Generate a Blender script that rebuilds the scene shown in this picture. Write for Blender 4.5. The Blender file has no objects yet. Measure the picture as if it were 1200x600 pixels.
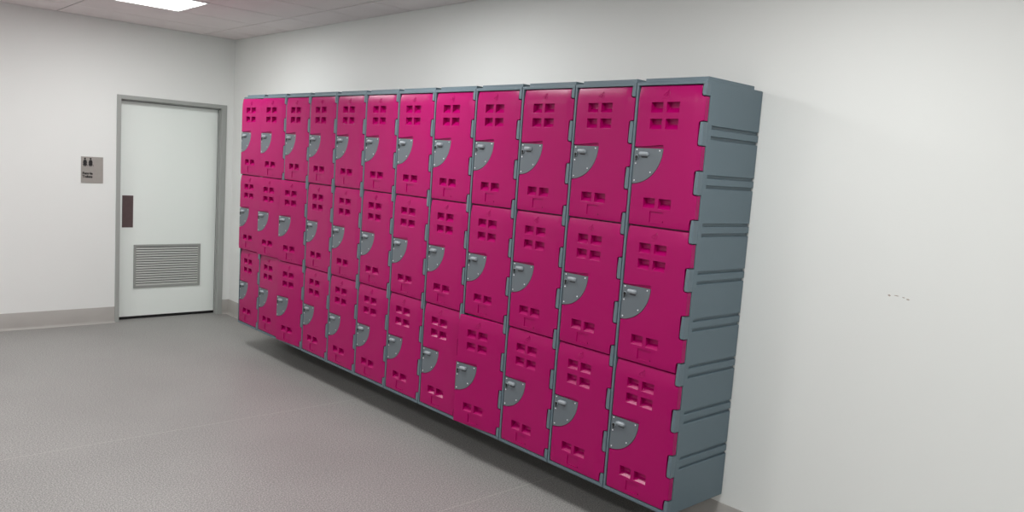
import bpy, bmesh, math, random
from mathutils import Vector, Matrix
random.seed(4)
PI = math.pi
scene = bpy.context.scene
COL = scene.collection

# ------------------------------------------------------------------ materials
def srgb(r, g, b):
    f = lambda c: (c/255/12.92) if c/255 <= .04045 else ((c/255+.055)/1.055)**2.4
    return (f(r), f(g), f(b), 1)

def mat(name, col, rough=.5, metal=0.0, spec=.5, noise=None, bump=None, vary=0.0, vscale=3.0, coat=0):
    m = bpy.data.materials.new(name); m.use_nodes = True
    nt = m.node_tree; b = nt.nodes['Principled BSDF']
    b.inputs['Base Color'].default_value = col
    b.inputs['Roughness'].default_value = rough
    b.inputs['Metallic'].default_value = metal
    b.inputs['Specular IOR Level'].default_value = spec
    b.inputs['Coat Weight'].default_value = coat
    tc = nt.nodes.new('ShaderNodeTexCoord')
    if vary:
        n = nt.nodes.new('ShaderNodeTexNoise'); n.inputs['Scale'].default_value = vscale
        n.inputs['Detail'].default_value = 3
        nt.links.new(tc.outputs['Object'], n.inputs['Vector'])
        r = nt.nodes.new('ShaderNodeMapRange')
        r.inputs['To Min'].default_value = 1-vary; r.inputs['To Max'].default_value = 1+vary
        r.inputs['From Min'].default_value = .3; r.inputs['From Max'].default_value = .7
        nt.links.new(n.outputs['Fac'], r.inputs['Value'])
        mx = nt.nodes.new('ShaderNodeVectorMath'); mx.operation = 'SCALE'
        mx.inputs[0].default_value = col[:3]
        nt.links.new(r.outputs['Result'], mx.inputs['Scale'])
        nt.links.new(mx.outputs['Vector'], b.inputs['Base Color'])
    if bump:
        prev = None
        for sc, st, dist in bump:
            n = nt.nodes.new('ShaderNodeTexNoise'); n.inputs['Scale'].default_value = sc
            n.inputs['Detail'].default_value = 2
            nt.links.new(tc.outputs['Object'], n.inputs['Vector'])
            bp = nt.nodes.new('ShaderNodeBump'); bp.inputs['Strength'].default_value = st
            bp.inputs['Distance'].default_value = dist
            nt.links.new(n.outputs['Fac'], bp.inputs['Height'])
            if prev: nt.links.new(prev.outputs['Normal'], bp.inputs['Normal'])
            prev = bp
        nt.links.new(prev.outputs['Normal'], b.inputs['Normal'])
    return m

PINK = mat('magenta_plastic', srgb(160, 0, 91), .27, spec=.24, bump=[(4.5, .3, .008), (420, .12, .0006)])
GREY = mat('slate_plastic', srgb(93, 110, 119), .42, spec=.45, bump=[(300, .2, .0006)])
TABG = mat('slate_plastic_tab', srgb(95, 111, 120), .36, spec=.5)
PLATE = mat('grey_lock_plate', srgb(98, 106, 112), .38, spec=.5)
INNER_SHADE = mat('lining_and_shade_underside', srgb(30, 33, 35), .8)
CHROME = mat('rivet_metal', srgb(232, 234, 238), .35, metal=.35)
KNOB = mat('latch_knob_plastic', srgb(150, 158, 164), .3, spec=.5)
BLACK = mat('black_slot', srgb(14, 14, 16), .5)
WALL = mat('wall_paint', srgb(230, 232, 230), .62, spec=.35, bump=[(160, .08, .001)], vary=.012, vscale=1.3)
TILE = mat('ceiling_tile', srgb(226, 217, 217), .85, spec=.2, bump=[(90, .25, .002)], vary=.02, vscale=5)
VOID = mat('ceiling_void', srgb(30, 29, 29), .9)
SKIRT = mat('skirting_vinyl', srgb(166, 163, 159), .5, spec=.4, vary=.03, vscale=6)
BEAD = mat('sealant_bead', srgb(196, 193, 188), .5)
FRAME = mat('door_frame_paint', srgb(160, 163, 160), .42, spec=.45)
LEAF = mat('door_leaf_paint', srgb(234, 240, 236), .4, spec=.45, vary=.008, vscale=2)
PUSH = mat('bronze_push_plate', srgb(88, 72, 72), .45, spec=.5, vary=.06, vscale=30)
GRILLE = mat('grille_aluminium', srgb(186, 188, 184), .4, metal=.25)
GFRAME = mat('grille_frame_aluminium', srgb(160, 163, 159), .4, metal=.25)
SIGN = mat('brushed_sign', srgb(168, 166, 160), .42, metal=.35, vary=.03, vscale=40)
INK = mat('sign_ink', srgb(22, 21, 22), .5)
TRIMW = mat('light_trim', srgb(225, 225, 225), .5)

def floor_mat():
    m = bpy.data.materials.new('speckled_vinyl'); m.use_nodes = True
    nt = m.node_tree; b = nt.nodes['Principled BSDF']; L = nt.links
    tc = nt.nodes.new('ShaderNodeTexCoord')
    def noise(s, d=2):
        n = nt.nodes.new('ShaderNodeTexNoise'); n.inputs['Scale'].default_value = s
        n.inputs['Detail'].default_value = d; L.new(tc.outputs['Object'], n.inputs['Vector']); return n
    fine = noise(150, 3); mid = noise(1.1, 3)
    r = nt.nodes.new('ShaderNodeValToRGB')
    e = r.color_ramp.elements
    e[0].position = .28; e[0].color = srgb(104, 103, 102)
    e[1].position = .74; e[1].color = srgb(186, 183, 180)
    k = e.new(.5); k.color = srgb(141, 140, 138)
    L.new(fine.outputs['Fac'], r.inputs['Fac'])
    mr = nt.nodes.new('ShaderNodeMapRange')
    mr.inputs['From Min'].default_value = .3; mr.inputs['From Max'].default_value = .7
    mr.inputs['To Min'].default_value = .93; mr.inputs['To Max'].default_value = 1.06
    L.new(mid.outputs['Fac'], mr.inputs['Value'])
    sc = nt.nodes.new('ShaderNodeVectorMath'); sc.operation = 'SCALE'
    L.new(r.outputs['Color'], sc.inputs[0]); L.new(mr.outputs['Result'], sc.inputs['Scale'])
    # welded seams between the vinyl sheets
    sep = nt.nodes.new('ShaderNodeSeparateXYZ'); L.new(tc.outputs['Object'], sep.inputs[0])
    tot = None
    for y in (-3.04, -4.74, -6.44, -8.14):
        a = nt.nodes.new('ShaderNodeMath'); a.operation = 'SUBTRACT'; a.inputs[1].default_value = y
        L.new(sep.outputs['Y'], a.inputs[0])
        c = nt.nodes.new('ShaderNodeMath'); c.operation = 'ABSOLUTE'; L.new(a.outputs[0], c.inputs[0])
        d = nt.nodes.new('ShaderNodeMath'); d.operation = 'LESS_THAN'; d.inputs[1].default_value = .0022
        L.new(c.outputs[0], d.inputs[0])
        if tot:
            s = nt.nodes.new('ShaderNodeMath'); s.operation = 'MAXIMUM'
            L.new(tot.outputs[0], s.inputs[0]); L.new(d.outputs[0], s.inputs[1]); tot = s
        else: tot = d
    f = nt.nodes.new('ShaderNodeMath'); f.operation = 'MULTIPLY'; f.inputs[1].default_value = .55
    L.new(tot.outputs[0], f.inputs[0])
    mx = nt.nodes.new('ShaderNodeMix'); mx.data_type = 'RGBA'
    L.new(f.outputs[0], mx.inputs['Factor']); L.new(sc.outputs['Vector'], mx.inputs['A'])
    mx.inputs['B'].default_value = srgb(190, 187, 182)
    L.new(mx.outputs['Result'], b.inputs['Base Color'])
    b.inputs['Roughness'].default_value = .46; b.inputs['Specular IOR Level'].default_value = .5
    bp = nt.nodes.new('ShaderNodeBump'); bp.inputs['Strength'].default_value = .1; bp.inputs['Distance'].default_value = .0005
    L.new(fine.outputs['Fac'], bp.inputs['Height']); L.new(bp.outputs['Normal'], b.inputs['Normal'])
    return m
FLOOR = floor_mat()

def emis(name, col, s):
    m = bpy.data.materials.new(name); m.use_nodes = True
    nt = m.node_tree; b = nt.nodes['Principled BSDF']
    b.inputs['Base Color'].default_value = (.8, .8, .8, 1)
    b.inputs['Emission Color'].default_value = col; b.inputs['Emission Strength'].default_value = s
    return m
GLOW = emis('lit_diffuser', (1, 1, .98, 1), 6.0)

# ------------------------------------------------------------------ mesh helpers
def bx(bm, x0, x1, y0, y1, z0, z1, mi=0, bev=0, seg=2):
    vs = [bm.verts.new((x, y, z)) for x in (x0, x1) for y in (y0, y1) for z in (z0, z1)]
    idx = [(0,1,3,2),(4,6,7,5),(0,4,5,1),(2,3,7,6),(0,2,6,4),(1,5,7,3)]
    fs = [bm.faces.new([vs[i] for i in f]) for f in idx]
    for f in fs: f.material_index = mi
    if bev:
        es = list({e for f in fs for e in f.edges})
        bmesh.ops.bevel(bm, geom=es, offset=bev, segments=seg, profile=.5, affect='EDGES')
    return vs

def prism(bm, pts, axis, a, b, mi=0):
    """pts: 2-D outline; extruded along axis from a to b. axis x: pts=(y,z); y: (x,z); z: (x,y)"""
    def P(p, t):
        return {'x': (t, p[0], p[1]), 'y': (p[0], t, p[1]), 'z': (p[0], p[1], t)}[axis]
    A = [bm.verts.new(P(p, a)) for p in pts]; B = [bm.verts.new(P(p, b)) for p in pts]
    n = len(pts); fs = [bm.faces.new(A), bm.faces.new(B)]
    for i in range(n): fs.append(bm.faces.new((A[i], A[(i+1) % n], B[(i+1) % n], B[i])))
    for f in fs: f.material_index = mi
    return A, B, fs

def cyl(bm, c, r, h, axis='x', seg=16, dome=0, mi=0):
    pts = [(math.cos(2*PI*i/seg)*r, math.sin(2*PI*i/seg)*r) for i in range(seg)]
    rings = [(0, 1), (h, 1)]
    if dome: rings = [(0, 1), (h*.5, .95), (h*.8, .7), (h, .3)]
    prev = None
    def P(p, t, s):
        a, b = p[0]*s, p[1]*s
        v = {'x': (t, a, b), 'y': (a, t, b), 'z': (a, b, t)}[axis]
        return (c[0]+v[0], c[1]+v[1], c[2]+v[2])
    for t, s in rings:
        cur = [bm.verts.new(P(p, t, s)) for p in pts]
        if prev:
            for i in range(seg):
                bm.faces.new((prev[i], prev[(i+1) % seg], cur[(i+1) % seg], cur[i])).material_index = mi
        else: bm.faces.new(cur).material_index = mi
        prev = cur
    bm.faces.new(prev).material_index = mi

def tube(bm, pts, r, seg=6):
    pts = [Vector(p) for p in pts]; prev = None
    for i, p in enumerate(pts):
        t = (pts[min(i+1, len(pts)-1)]-pts[max(i-1, 0)]).normalized()
        u = t.orthogonal().normalized() if prev is None else (prevu-t*prevu.dot(t)).normalized()
        prevu = u; w = t.cross(u)
        ring = [bm.verts.new(p+(u*math.cos(2*PI*k/seg)+w*math.sin(2*PI*k/seg))*r) for k in range(seg)]
        if prev:
            for k in range(seg): bm.faces.new((prev[k], prev[(k+1) % seg], ring[(k+1) % seg], ring[k]))
        else: bm.faces.new(ring)
        prev = ring
    bm.faces.new(prev)

def mesh(name, bm, mats, smooth=None):
    bmesh.ops.recalc_face_normals(bm, faces=bm.faces[:])
    me = bpy.data.meshes.new(name); bm.to_mesh(me); bm.free()
    for m in (mats if isinstance(mats, (list, tuple)) else [mats]): me.materials.append(m)
    if smooth is not None:
        me.polygons.foreach_set('use_smooth', [True]*len(me.polygons))
        me.set_sharp_from_angle(angle=math.radians(smooth))
    return me

def obj(name, me, parent=None, loc=None):
    o = bpy.data.objects.new(name, me); COL.objects.link(o)
    if parent: o.parent = parent
    if loc: o.location = loc
    return o

def tag(o, label=None, cat=None, group=None, kind=None):
    for k, v in (('label', label), ('category', cat), ('group', group), ('kind', kind)):
        if v: o[k] = v
    return o

def struct(name, bm, mats, smooth=None):
    return tag(obj(name, mesh(name, bm, mats, smooth)), kind='structure')

def carve(base_me, cutters, mats, bevel=.0015, smooth=35, seg=2):
    """boolean the cutter meshes out of base_me, bevel and bake into one mesh"""
    o = bpy.data.objects.new('work', base_me); COL.objects.link(o)
    tmp = []
    for i, (me, op) in enumerate(cutters):
        c = bpy.data.objects.new('cut', me); COL.objects.link(c); tmp.append(c)
        m = o.modifiers.new('b%d' % i, 'BOOLEAN'); m.object = c; m.operation = op; m.solver = 'EXACT'
        m.use_self = True
    if bevel:
        m = o.modifiers.new('bev', 'BEVEL'); m.width = bevel; m.segments = seg
        m.limit_method = 'ANGLE'; m.angle_limit = math.radians(28); m.use_clamp_overlap = True
    dg = bpy.context.evaluated_depsgraph_get(); dg.update()
    me = bpy.data.meshes.new_from_object(o.evaluated_get(dg))
    for c in tmp + [o]: bpy.data.objects.remove(c)
    me.materials.clear()
    for m in mats: me.materials.append(m)
    me.polygons.foreach_set('use_smooth', [True]*len(me.polygons))
    me.set_sharp_from_angle(angle=math.radians(smooth))
    return me

def weigh(me, ang):
    """smooth shading with area weighted normals, baked into the mesh"""
    me.polygons.foreach_set('use_smooth', [True]*len(me.polygons))
    me.set_sharp_from_angle(angle=math.radians(ang))
    o = bpy.data.objects.new('work', me); COL.objects.link(o)
    m = o.modifiers.new('wn', 'WEIGHTED_NORMAL'); m.weight = 90; m.keep_sharp = True
    dg = bpy.context.evaluated_depsgraph_get(); dg.update()
    out = bpy.data.meshes.new_from_object(o.evaluated_get(dg)); out.name = me.name
    bpy.data.objects.remove(o)
    return out

# ------------------------------------------------------------------ room
H = 2.6547; XL = -4.725; YB = -10.4
T = .12
OX0, OX1, OZ = -1.015, -.117, 1.995           # door opening
bm = bmesh.new(); bx(bm, XL-T, T, YB-T, .4, -.1, 0); struct('floor', bm, FLOOR)
bm = bmesh.new()
bx(bm, XL-T, OX0-.01, 0, T, 0, H+.1); bx(bm, OX1+.01, T, 0, T, 0, H+.1); bx(bm, OX0-.01, OX1+.01, 0, T, OZ+.01, H+.1)
struct('wall_back', bm, WALL)
bm = bmesh.new(); bx(bm, 0, T, YB-T, 0, 0, H+.1)
wr = struct('wall_right', bm, WALL)
bm = bmesh.new(); bx(bm, XL-T, XL, YB-T, 0, 0, H+.1); struct('wall_left', bm, WALL)
bm = bmesh.new(); bx(bm, XL, 0, YB-T, YB, 0, H+.1); struct('wall_front', bm, WALL)
# small chips in the paint of the right wall
bm = bmesh.new()
for (y, z, w, h) in ((-6.290, 1.243, .006, .004), (-6.318, 1.246, .010, .002), (-6.345, 1.243, .006, .002), (-6.362, 1.238, .007, .003)):
    prism(bm, [(y-w, z), (y-w*.3, z-h), (y+w*.8, z-h*.4), (y+w, z+h*.5), (y, z+h)], 'x', -.0006, .001)
o = obj('paint_chip', mesh('paint_chip', bm, mat('chipped_plaster', srgb(170, 160, 150), .9)), wr)

# ceiling: lay-in tiles with thin joints, one mesh
GX = [XL, -3.925, -2.725, -1.525, -.325, 0]
GY = [0, -.5173]
while GY[-1] > YB+.3: GY.append(GY[-1]-.6)
GY[-1] = YB
lights = []
for xr in (-1.525, -3.925):
    for j in (2, 6, 10, 14): lights.append((xr, j))
bm = bmesh.new(); g = .005; e = .007
bx(bm, XL-T, T, YB-T, T, H+.03, H+.06, 1)
for i in range(len(GX)-1):
    for j in range(len(GY)-1):
        x0, x1, y1, y0 = GX[i], GX[i+1], GY[j], GY[j+1]
        if (x0, j) in lights: x0 += .6
        if x1-x0 < .05: continue
        a0 = x0+(e if i == 0 else g); a1 = x1-(e if i == len(GX)-2 else g)
        c0 = y0+(e if j == len(GY)-2 else g); c1 = y1-(e if j == 0 else g)
        bx(bm, a0, a1, c0, c1, H, H+.018, 0)
for x in GX[1:-1]: bx(bm, x-.0045, x+.0045, YB, 0, H+.004, H+.008, 2)
for y in GY[1:-1]: bx(bm, XL, 0, y-.0045, y+.0045, H+.0045, H+.0085, 2)
        
struct('ceiling', bm, [TILE, VOID, mat('grid_bar', srgb(84, 80, 80), .7)])

def panel_mesh():
    b1 = bmesh.new(); w = .6-.006; f = .014
    for r in ((0, w, 0, f), (0, w, w-f, w), (0, f, f, w-f), (w-f, w, f, w-f)):
        bx(b1, r[0]-w/2, r[1]-w/2, r[2]-w/2, r[3]-w/2, -.004, .02)
    b2 = bmesh.new(); bx(b2, f-w/2, w/2-f, f-w/2, w/2-f, -.001, .016)
    return mesh('frame', b1, TRIMW), mesh('diffuser', b2, GLOW)
pf, pd = panel_mesh()
lab = {(-1.525, 2): 'square white panel light glowing in the ceiling near the back wall',
       (-1.525, 6): 'square panel light in the ceiling beside the middle locker columns',
       (-1.525, 10): 'square panel light in the ceiling beside the nearest locker columns',
       (-1.525, 14): 'square panel light on the locker side, nearest the rear wall',
       (-3.925, 2): 'square panel light far from the lockers, nearest the back wall',
       (-3.925, 6): 'square panel light far from the lockers, second from the back wall',
       (-3.925, 10): 'square panel light far from the lockers, third from the back wall',
       (-3.925, 14): 'square panel light far from the lockers, nearest the rear wall'}
for xr, j in lights:
    t = bpy.data.objects.new('ceiling_light', None); COL.objects.link(t)
    t.location = (xr+.3, (GY[j]+GY[j+1])/2, H)
    tag(t, lab[(xr, j)], 'ceiling light', 'square ceiling panel lights')
    obj('frame', pf, t); obj('diffuser', pd, t)
    ld = bpy.data.lights.new('lamp', 'AREA'); ld.shape = 'SQUARE'; ld.size = .56; ld.energy = 20.5 if j < 8 else 16.5
    ld.color = (.99, 1, .99); ld.spread = math.radians(178)
    obj('lamp', ld, t, (0, 0, -.003))

# baseboards: coved vinyl skirting with a sealant bead
S = .142
prof = [(0, 0), (.022, 0), (.014, .003), (.008, .010), (.0055, .022), (.0045, S-.002), (.003, S), (0, S)]
def base(name, axis, a, b, sx):
    bm = bmesh.new()
    if axis == 'x': pts = [(-p[0], p[1]) for p in prof]; prism(bm, pts, 'x', a, b)
    else: pts = [(-p[0], p[1]) for p in prof]; prism(bm, pts, 'y', a, b)
    if axis == 'x': bx(bm, a, b, -.026, -.021, 0, .003, 1)
    else: bx(bm, -.026, -.021, a, b, 0, .003, 1)
    return struct(name, bm, [SKIRT, BEAD], 40)
base('baseboard_right', 'y', YB, 0, 0)
base('baseboard_back', 'x', XL, -1.051, 0)
bm = base('baseboard_back', 'x', -.069, -.0005, 0)

# ------------------------------------------------------------------ the door
d1 = bpy.data.objects.new('door_1', None); COL.objects.link(d1); d1.location = (-.566, .05, 0)
tag(d1, kind='structure')
off = Vector((.566, -.05, 0))
def dpart(name, bm, mats, parent=None, smooth=None):
    bm.transform(Matrix.Translation(off)) ; return obj(name, mesh(name, bm, mats, smooth), parent or d1)
FX0, FX1, FZ = -1.050, -.070, 2.030
bm = bmesh.new(); pr = -.012
bx(bm, FX0, OX0, pr, .10, 0, FZ, bev=.002); bx(bm, OX1, FX1, pr, .10, 0, FZ, bev=.002)
bx(bm, OX0-.001, OX1+.001, pr, .10, OZ, FZ, bev=.002)
st = .012                                              # door stop behind the leaf's front edge
bx(bm, OX0, OX0+.004, .04, .05, 0, OZ); bx(bm, OX1-.009, OX1, .035, .05, 0, OZ); bx(bm, OX0, OX1, .035, .05, OZ-.009, OZ)
dpart('door_frame', bm, FRAME)
LY = .074
bm = bmesh.new(); bx(bm, OX0+.003, OX1-.004, LY, LY+.04, .026, OZ-.012, bev=.0015)
dpart('door_leaf', bm, LEAF)
bm = bmesh.new(); bx(bm, OX0, OX1, LY+.006, LY+.04, 0.0, .024); dpart('dark_gap_strip', bm, BLACK)  # black strip standing in for the dark open gap under the leaf
bm = bmesh.new(); bx(bm, -.975, -.881, LY-.003, LY, .851, 1.142, bev=.001)
dpart('push_plate', bm, PUSH)
gx0, gx1, gz0, gz1 = -.873, -.264, .288, .692
gr = bpy.data.objects.new('ventilation_grille', None)
bm = bmesh.new(); w = .022
for r in ((gx0, gx1, gz0, gz0+w), (gx0, gx1, gz1-w, gz1), (gx0, gx0+w, gz0+w, gz1-w), (gx1-w, gx1, gz0+w, gz1-w)):
    bx(bm, r[0], r[1], LY-.010, LY, r[2], r[3], bev=.002)
bx(bm, gx0+w, gx1-w, LY-.0012, LY-.0002, gz0+w, gz1-w, 1)
g = dpart('ventilation_grille', bm, [GFRAME, BLACK])
bm = bmesh.new(); n = 16; ph = (gz1-gz0-2*w)/n
for i in range(n):
    z = gz0+w+i*ph
    pts = [(LY-.009, z+.001), (LY-.0075, z+.0005), (LY-.0015, z+ph*.62), (LY-.0015, z+ph*.74), (LY-.003, z+ph*.74), (LY-.0095, z+.004)]
    prism(bm, pts, 'x', gx0+w-.001, gx1-w+.001)
o = dpart('louvre_slats', bm, GRILLE, g)

# ------------------------------------------------------------------ toilet sign
sg = bpy.data.objects.new('toilet_sign', None); COL.objects.link(sg); sg.location = (-1.2445, 0, 1.248)
tag(sg, 'small brushed metal toilet sign with two female figures on the wall left of the door', 'sign')
bm = bmesh.new(); bx(bm, -.0875, .0875, -.006, 0, 0, .226, bev=.0012); obj('sign_plate', mesh('sign_plate', bm, SIGN), sg)
def figure(cx):
    bm = bmesh.new(); y0, y1 = -.0072, -.0058
    cyl(bm, (cx, y0, .2085), .0078, .0014, 'y', 20)
    body = [(-.0055,.199),(.0055,.199),(.0115,.194),(.0165,.172),(.0125,.168),(.0165,.158),(.0135,.150),(.009,.150),(.009,.141),(.0025,.141),(.0025,.150),
            (-.0025,.150),(-.0025,.141),(-.009,.141),(-.009,.150),(-.0135,.150),(-.0165,.158),(-.0125,.168),(-.0165,.172),(-.0115,.194)]
    prism(bm, [(cx+p[0], p[1]) for p in body], 'y', y0, y1)
    prism(bm, [(cx+.0195, .156), (cx+.022, .156), (cx+.0235, .142), (cx+.021, .142)], 'y', y0, y1)
    return mesh('female_figure', bm, INK)
obj('female_figure', figure(-.057), sg); obj('female_figure', figure(-.013), sg)
def text(s, x, z, size):
    c = bpy.data.curves.new('t', 'FONT'); c.body = s; c.size = size; c.extrude = .0007; c.offset = .0016
    t = bpy.data.objects.new('t', c); COL.objects.link(t)
    dg = bpy.context.evaluated_depsgraph_get(); dg.update()
    me = bpy.data.meshes.new_from_object(t.evaluated_get(dg)); bpy.data.objects.remove(t)
    me.transform(Matrix.Translation((x, -.0065, z)) @ Matrix.Rotation(PI/2, 4, 'X'))
    me.materials.clear(); me.materials.append(INK)
    return me
obj('lettering', text('Female', -.076, .073, .028), sg)
obj('lettering', text('Toilets', -.076, .045, .028), sg)

# ------------------------------------------------------------------ lockers
W = .3692; Y0 = 1.2167; ZB = .1848; ZT = 2.0665; HH = ZT-ZB
DF = .432; DR = .400                                  # front plane, door recess plane
PT = .612; B0 = .0172                                 # door pitch, bottom rim
TB = 3*PT+B0                                          # top of the top door
TX0 = .3465                                            # left edge of hinge tabs
TH = .048                                             # half height of a tab

# body: outer shell minus grooves, door recess and the compartments
bm = bmesh.new(); bx(bm, 0, DF, .0012, W-.0012, 0, HH-.014, bev=.005, seg=3)
shell = mesh('shell', bm, GREY)
bm = bmesh.new()
prism(bm, [(.075, .040), (DF-.014, .040), (DF-.010, .046), (DF-.010, W-.020), (DF-.006, W-.0022), (.075, W-.0022)], 'z', HH-.03, HH)
plateau = mesh('plateau', bm, GREY)
bm = bmesh.new()
bx(bm, DR, DF+.02, .0145, W+.02, B0-.001, TB-.001)
rec = mesh('rec', bm, GREY)
bm = bmesh.new()
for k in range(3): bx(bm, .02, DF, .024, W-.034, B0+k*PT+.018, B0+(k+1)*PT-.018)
comp = mesh('comp', bm, INNER_SHADE)
bm = bmesh.new()
for i in range(1, 9):
    zc = B0+i*PT/3+.008
    for dz in (-.0215, .0215):
        z = zc+dz
        for s in (0, 1):
            yy = (lambda v: v) if s == 0 else (lambda v: W-v)
            pts = [(yy(-.01), z-.0095), (yy(.0007), z-.0085), (yy(.012), z-.005), (yy(.012), z+.006), (yy(.0007), z+.0075), (yy(-.01), z+.0085)]
            prism(bm, pts, 'x', -.02, .372)
grv = mesh('grv', bm, GREY)
body_me = carve(shell, [(plateau, 'UNION'), (rec, 'DIFFERENCE'), (comp, 'DIFFERENCE'), (grv, 'DIFFERENCE')], [GREY], bevel=.003)
body_me.name = 'body'
body_me.materials.append(INNER_SHADE)
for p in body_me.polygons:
    if p.normal.z < -.9 and p.center.z < .01: p.material_index = 1  # undersides coloured near black to deepen the shade beneath the lockers
body_me = weigh(body_me, 35)

# hinge tabs
def tab_mesh(z0, z1):
    bm = bmesh.new(); c = .0035
    lft = [(TX0+.004, z0), (TX0+.0005, z0+.010), (TX0+.002, (z0+z1)/2), (TX0+.0045, z1-.010), (TX0+.004, z1)]
    pts = lft+[(W-.0018, z1), (W-.0018, z0)]
    A, B, fs = prism(bm, pts, 'x', DR-.004, DF-.0005)
    es = [e for e in bm.edges if all(v.co.x > DF-.001 for v in e.verts)]
    bmesh.ops.bevel(bm, geom=es, offset=.0018, segments=2, profile=.5, affect='EDGES')
    return weigh(mesh('hinge_tab', bm, TABG, 40), 50)
full_tab = tab_mesh(-TH, TH); low_tab = tab_mesh(-.0005, TH); top_tab = tab_mesh(-TH, .0005)

# door, modelled around its hinge line
HX, HY = DF-.016, W-.012
dx0, dxm, dxr = .0190, .3405, W-.0045
gz = .002
out = [(dx0, gz), (dxm, gz)]
for k in range(3):
    za = k*PT/3+TH+.0045; zb = (k+1)*PT/3-TH-.0045
    out += [(dxm-.002, za-.010), (dxm+.002, za), (dxr, za), (dxr, zb), (dxm+.002, zb), (dxm-.001, zb+.008)]
out += [(dxm, PT-gz-.0008), (dx0, PT-gz-.0008)]
bm = bmesh.new()
A, B, fs = prism(bm, out, 'x', DR+.0015, DF)
es = [e for e in bm.edges if all(v.co.x > DF-.0001 for v in e.verts)]
bmesh.ops.bevel(bm, geom=es, offset=.0035, segments=3, profile=.5, affect='EDGES')
slab = mesh('slab', bm, PINK)
bm = bmesh.new()
def vent(xa, xb, z0, z1):
    dpt = .023; t = .006
    f = [(xa, z0), (xb, z0), (xb, z1), (xa, z1)]
    bk = [(xa+.004, z0+.020), (xb-.003, z0+.020), (xb-.003, z1+.002), (xa+.003, z1+.002)]
    V = []
    for X, q in ((DF+.01, [(xa, z0-.006), (xb, z0-.006), (xb, z1), (xa, z1)]), (DF, f), (DF-dpt, bk)):
        V.append([bm.verts.new((X, a, b)) for a, b in q])
    bm.faces.new(V[0]); bm.faces.new(V[2])
    for r in range(2):
        for i in range(4): bm.faces.new((V[r][i], V[r][(i+1) % 4], V[r+1][(i+1) % 4], V[r+1][i]))
for za in (.494, .423, .081):
    vent(.092, .155, za, za+.044); vent(.174, .240, za, za+.044)
bmesh.ops.recalc_face_normals(bm, faces=bm.faces[:])
vents = mesh('vents', bm, PINK)
PX, PZ, PR = .0170, .340, .156                        # lock plate corner and radius
def quarter(x, z, r, n=20, drop=.0):
    return [(x, z)]+[(x+r*math.cos(a), z-r*math.sin(a)) for a in [PI/2*i/n for i in range(n+1)]]
bm = bmesh.new()
q = quarter(PX-.03, PZ+.004, PR+.024)
q = [(PX-.03, PZ+.004)] + [(PX+(PR+.004)*math.cos(a), PZ-(PR+.004)*math.sin(a)) for a in [PI/2*i/24 for i in range(25)]] + [(PX-.03, PZ-PR-.004)]
q = [(PX-.03, PZ+.004), (PX+.05, PZ+.0075), (PX+PR-.004, PZ+.016), (PX+PR+.003, PZ+.013)] + q[1:]
prism(bm, q, 'x', DF-.009, DF+.02)
qr = mesh('qr', bm, PINK)
bm = bmesh.new(); bx(bm, DF-.0042, DF+.02, .133, .206, .022, .068)
sq = mesh('sq', bm, PINK)
door_me = carve(slab, [(vents, 'DIFFERENCE'), (qr, 'DIFFERENCE'), (sq, 'DIFFERENCE')], [PINK], bevel=.0012)
door_me.name = 'door'
# the moulded front falls away softly towards its edges, most towards the top
bm = bmesh.new(); bm.from_mesh(door_me)
def cut(co, no):
    bmesh.ops.bisect_plane(bm, geom=bm.verts[:]+bm.edges[:]+bm.faces[:], dist=1e-5, plane_co=co, plane_no=no)
for i in range(9): cut((0, 0, PT-.004-.0095*i), (0, 0, 1))
for i in range(4): cut((0, 0, .006+.009*i), (0, 0, 1))
for i in range(4): cut((0, .018+.008*i, 0), (0, 1, 0)); cut((0, .335-.009*i, 0), (0, 1, 0))
bmesh.ops.triangulate(bm, faces=[f for f in bm.faces if len(f.verts) > 4])
def fall(y, z):
    t = max(0, (z-(PT-.082))/.082); b = max(0, (.036-z)/.036)
    l = max(0, (.045-y)/.033); r_ = max(0, (y-.305)/.036)
    return .0100*t*t+.003*b*b+.0015*min(l*l, 1.3)+.0020*min(r_*r_, 1.5)
for v in bm.verts:
    if v.co.x > DF-.010: v.co.x -= fall(v.co.y, v.co.z)
bm.to_mesh(door_me); bm.free()
door_me = weigh(door_me, 30)
TR = Matrix.Translation((-HX, -HY, 0))
door_me.name = 'door'
door_me.transform(TR)

bm = bmesh.new()
q = [(PX, PZ)] + [(PX+PR*math.cos(a), PZ-PR*math.sin(a)) for a in [PI/2*i/28 for i in range(29)]]
A, B, fs = prism(bm, q, 'x', DF-.0095, DF-.003)
es = [e for e in bm.edges if all(v.co.x > DF-.0035 for v in e.verts)]
bmesh.ops.bevel(bm, geom=es, offset=.001, segments=2, affect='EDGES')
bm.transform(TR); plate_me = mesh('lock_plate', bm, PLATE, 40)
# thumb latch: a rounded hood with a dark slot beneath it
bm = bmesh.new()
KX0, KX1, KZ = .053, .097, .314
n = 14
for (ra, rb, x, w) in ():
    pass
rings = []
for t, hs, zs in ((0, 1, 1), (.006, 1, 1), (.011, .95, .85), (.0145, .8, .55), (.0155, .55, .2)):
    ring = []
    for i in range(n*2):
        a = 2*PI*i/(n*2)
        cx = (KX0+KX1)/2; hl = (KX1-KX0)/2-.007
        px = cx+(hl if math.cos(a) >= 0 else -hl)*hs+math.cos(a)*.0095*hs; pz = KZ+math.sin(a)*.0100*zs+(.002 if t > .01 else 0)
        ring.append(bm.verts.new((DF-.003+t, px, pz)))
    if rings:
        for i in range(n*2): bm.faces.new((rings[-1][i], rings[-1][(i+1) % (n*2)], ring[(i+1) % (n*2)], ring[i]))
    rings.append(ring)
bm.faces.new(rings[0]); bm.faces.new(rings[-1])
bm.transform(TR); knob_me = mesh('latch_knob', bm, KNOB, 50)
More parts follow.
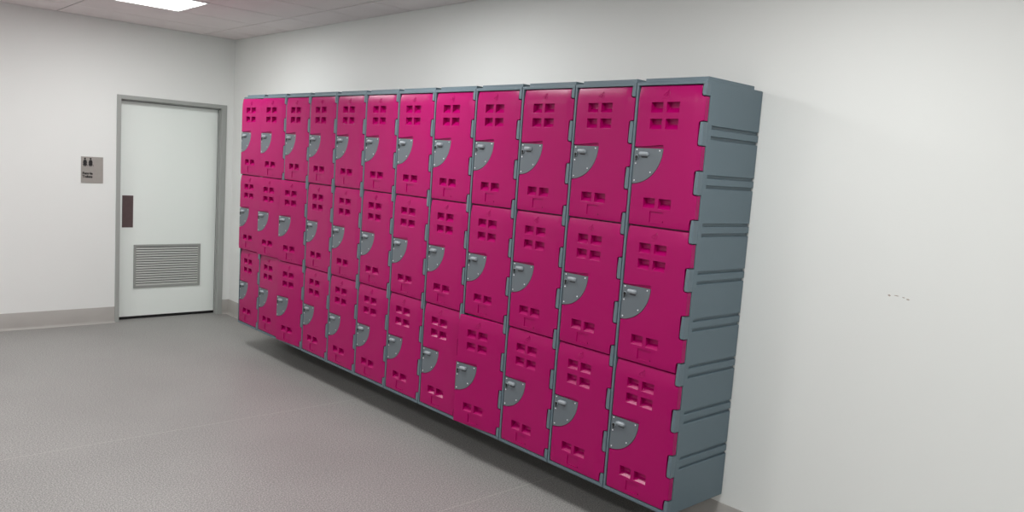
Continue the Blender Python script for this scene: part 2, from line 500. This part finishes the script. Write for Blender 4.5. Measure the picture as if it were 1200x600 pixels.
bm = bmesh.new(); bx(bm, DF-.0032, DF-.0022, KX0+.008, KX1-.004, KZ-.0155, KZ-.0065)
bm.transform(TR); slot_me = mesh('latch_slot', bm, BLACK)
# key lock: metal ring and black barrel
bm = bmesh.new(); c = (DF-.0035, .035, .300)
cyl(bm, c, .0095, .0045, 'x', 20, mi=0)
cyl(bm, (c[0]+.0043, c[1], c[2]), .0075, .0016, 'x', 18, mi=1)
bx(bm, c[0]+.005, c[0]+.0075, c[1]-.0022, c[1]+.0022, c[2]-.016, c[2]+.006, 1)
bm.transform(TR); key_me = mesh('key_lock', bm, [KNOB, BLACK], 40)
RV = [(.031, .3325), (.156, .331), (.114, .236), (.030, .197), (.030, .272)]
bm = bmesh.new(); cyl(bm, (DF-.0035, 0, 0), .0036, .0032, 'x', 12, dome=1); bm.transform(TR)
rivet_me = mesh('rivet', bm, CHROME, 50)
# moulded emblem above the vents: kite and two arcs, raised lines
bm = bmesh.new(); ex, ez = .166, .573; X = DF+.0003
tube(bm, [(X, ex-.014, ez-.006), (X, ex-.002, ez+.006), (X, ex+.006, ez+.001), (X, ex-.002, ez-.009), (X, ex-.014, ez-.006)], .0011)
tube(bm, [(X, ex+.002, ez+.004), (X, ex+.012, ez+.017), (X, ex+.010, ez+.002), (X, ex+.004, ez-.012)], .0010)
tube(bm, [(X, ex+.004+.014*math.cos(a), ez+.018*math.sin(a)) for a in [math.radians(-70+10*i) for i in range(15)]], .0010)
tube(bm, [(X, ex-.020, ez-.019), (X, ex+.004, ez-.019)], .0009)
for v in bm.verts: v.co.x -= fall(v.co.y, v.co.z)
bm.transform(TR); emb_me = mesh('emblem', bm, PINK, 50)

AJAR = {(9, 2): 6.75, (1, 0): 4.0, (2, 0): 4.75, (1, 1): 3.5, (2, 1): 5.75, (3, 1): 6.5, (3, 2): 5.25, (3, 0): .6, (4, 0): .6}
proto = bpy.data.objects.new('locker_cabinet', None); COL.objects.link(proto)
obj('body', body_me, proto)
for i in range(10):
    z = B0+i*PT/3
    obj('hinge_tab', low_tab if i == 0 else top_tab if i == 9 else full_tab, proto, (0, 0, z))
for k in range(3):                                     # 0 = top door
    d = obj('door', door_me, proto, (HX, HY, B0+(2-k)*PT)); d['tier'] = k
    obj('lock_plate', plate_me, d); obj('latch_knob', knob_me, d); obj('latch_slot', slot_me, d)
    tag(obj('key_lock', key_me, d), 'small round key lock with black keyhole')
    for (a, b) in RV: obj('rivet', rivet_me, d, (0, a, b))
    obj('emblem', emb_me, d)

LAB = {
 12: 'locker column nearest the camera, its grey ribbed side fully showing',
 11: 'second locker column from the camera end, three closed magenta doors',
 10: 'third locker column from the camera end, just right of the protruding bottom door',
 9: 'locker column fourth from the camera end, its bottom door standing ajar',
 8: 'closed magenta locker column fifth from the camera, just left of the protruding bottom door',
 7: 'closed magenta locker column sixth from the camera end of the row',
 6: 'closed magenta locker column seventh from the camera, sixth from the far corner',
 5: 'closed magenta locker column fifth from the far corner of the row',
 4: 'closed magenta locker column fourth from the far corner, beside one with two doors ajar',
 3: 'locker column with middle and bottom doors ajar, third from the far corner',
 2: 'locker column with top and middle doors ajar, second from the far corner',
 1: 'farthest locker column at the far end of the row, closest to the white door',
}
for c in range(1, 13):
    if c == 1: r = proto; kids = list(proto.children)
    else:
        r = proto.copy(); COL.objects.link(r); kids = []
        for ch in list(proto.children):
            k = ch.copy(); COL.objects.link(k); k.parent = r; kids.append(k)
            for g in ch.children:
                m = g.copy(); COL.objects.link(m); m.parent = k
    r.location = (-.003, -(Y0+(c-1)*W), ZB); r.rotation_euler = (0, 0, PI)
    tag(r, LAB[c], 'locker', 'magenta locker columns along the right wall', 'thing')
    for k in kids:
        if k.name.split('.')[0] == 'door':
            a = AJAR.get((c, k['tier']), 0)
            k.rotation_euler = (0, 0, math.radians(a))
            if 'label' in k: del k['label']
            if a > 2: k['label'] = 'magenta door standing slightly ajar'
            if c > 1 or True: pass
for o in list(COL.objects):
    if 'tier' in o: del o['tier']

# ------------------------------------------------------------------ world, camera, view
w = bpy.data.worlds.new('World'); scene.world = w; w.use_nodes = True
w.node_tree.nodes['Background'].inputs[0].default_value = (.05, .05, .05, 1)

yaw, pitch, roll = .74798, .114344, .068985
sy, cy = math.sin(yaw), math.cos(yaw)
fwd = Vector((sy*math.cos(pitch), cy*math.cos(pitch), -math.sin(pitch)))
r = Vector((cy, -sy, 0)); up = r.cross(fwd)
r2 = math.cos(roll)*r+math.sin(roll)*up; u2 = -math.sin(roll)*r+math.cos(roll)*up
cam = bpy.data.cameras.new('camera'); co = bpy.data.objects.new('camera', cam); COL.objects.link(co)
M = Matrix((r2, u2, -fwd)).transposed().to_4x4(); M.translation = Vector((-3.216235, -7.546421, 1.65296))
co.matrix_world = M
cam.sensor_fit = 'HORIZONTAL'; cam.sensor_width = 36; cam.lens = 926.706/1200*36; cam.clip_start = .05
scene.camera = co
vs = scene.view_settings
vs.view_transform = 'Standard'; vs.look = 'None'; vs.gamma = 1; vs.use_curve_mapping = False; vs.exposure = 0.0
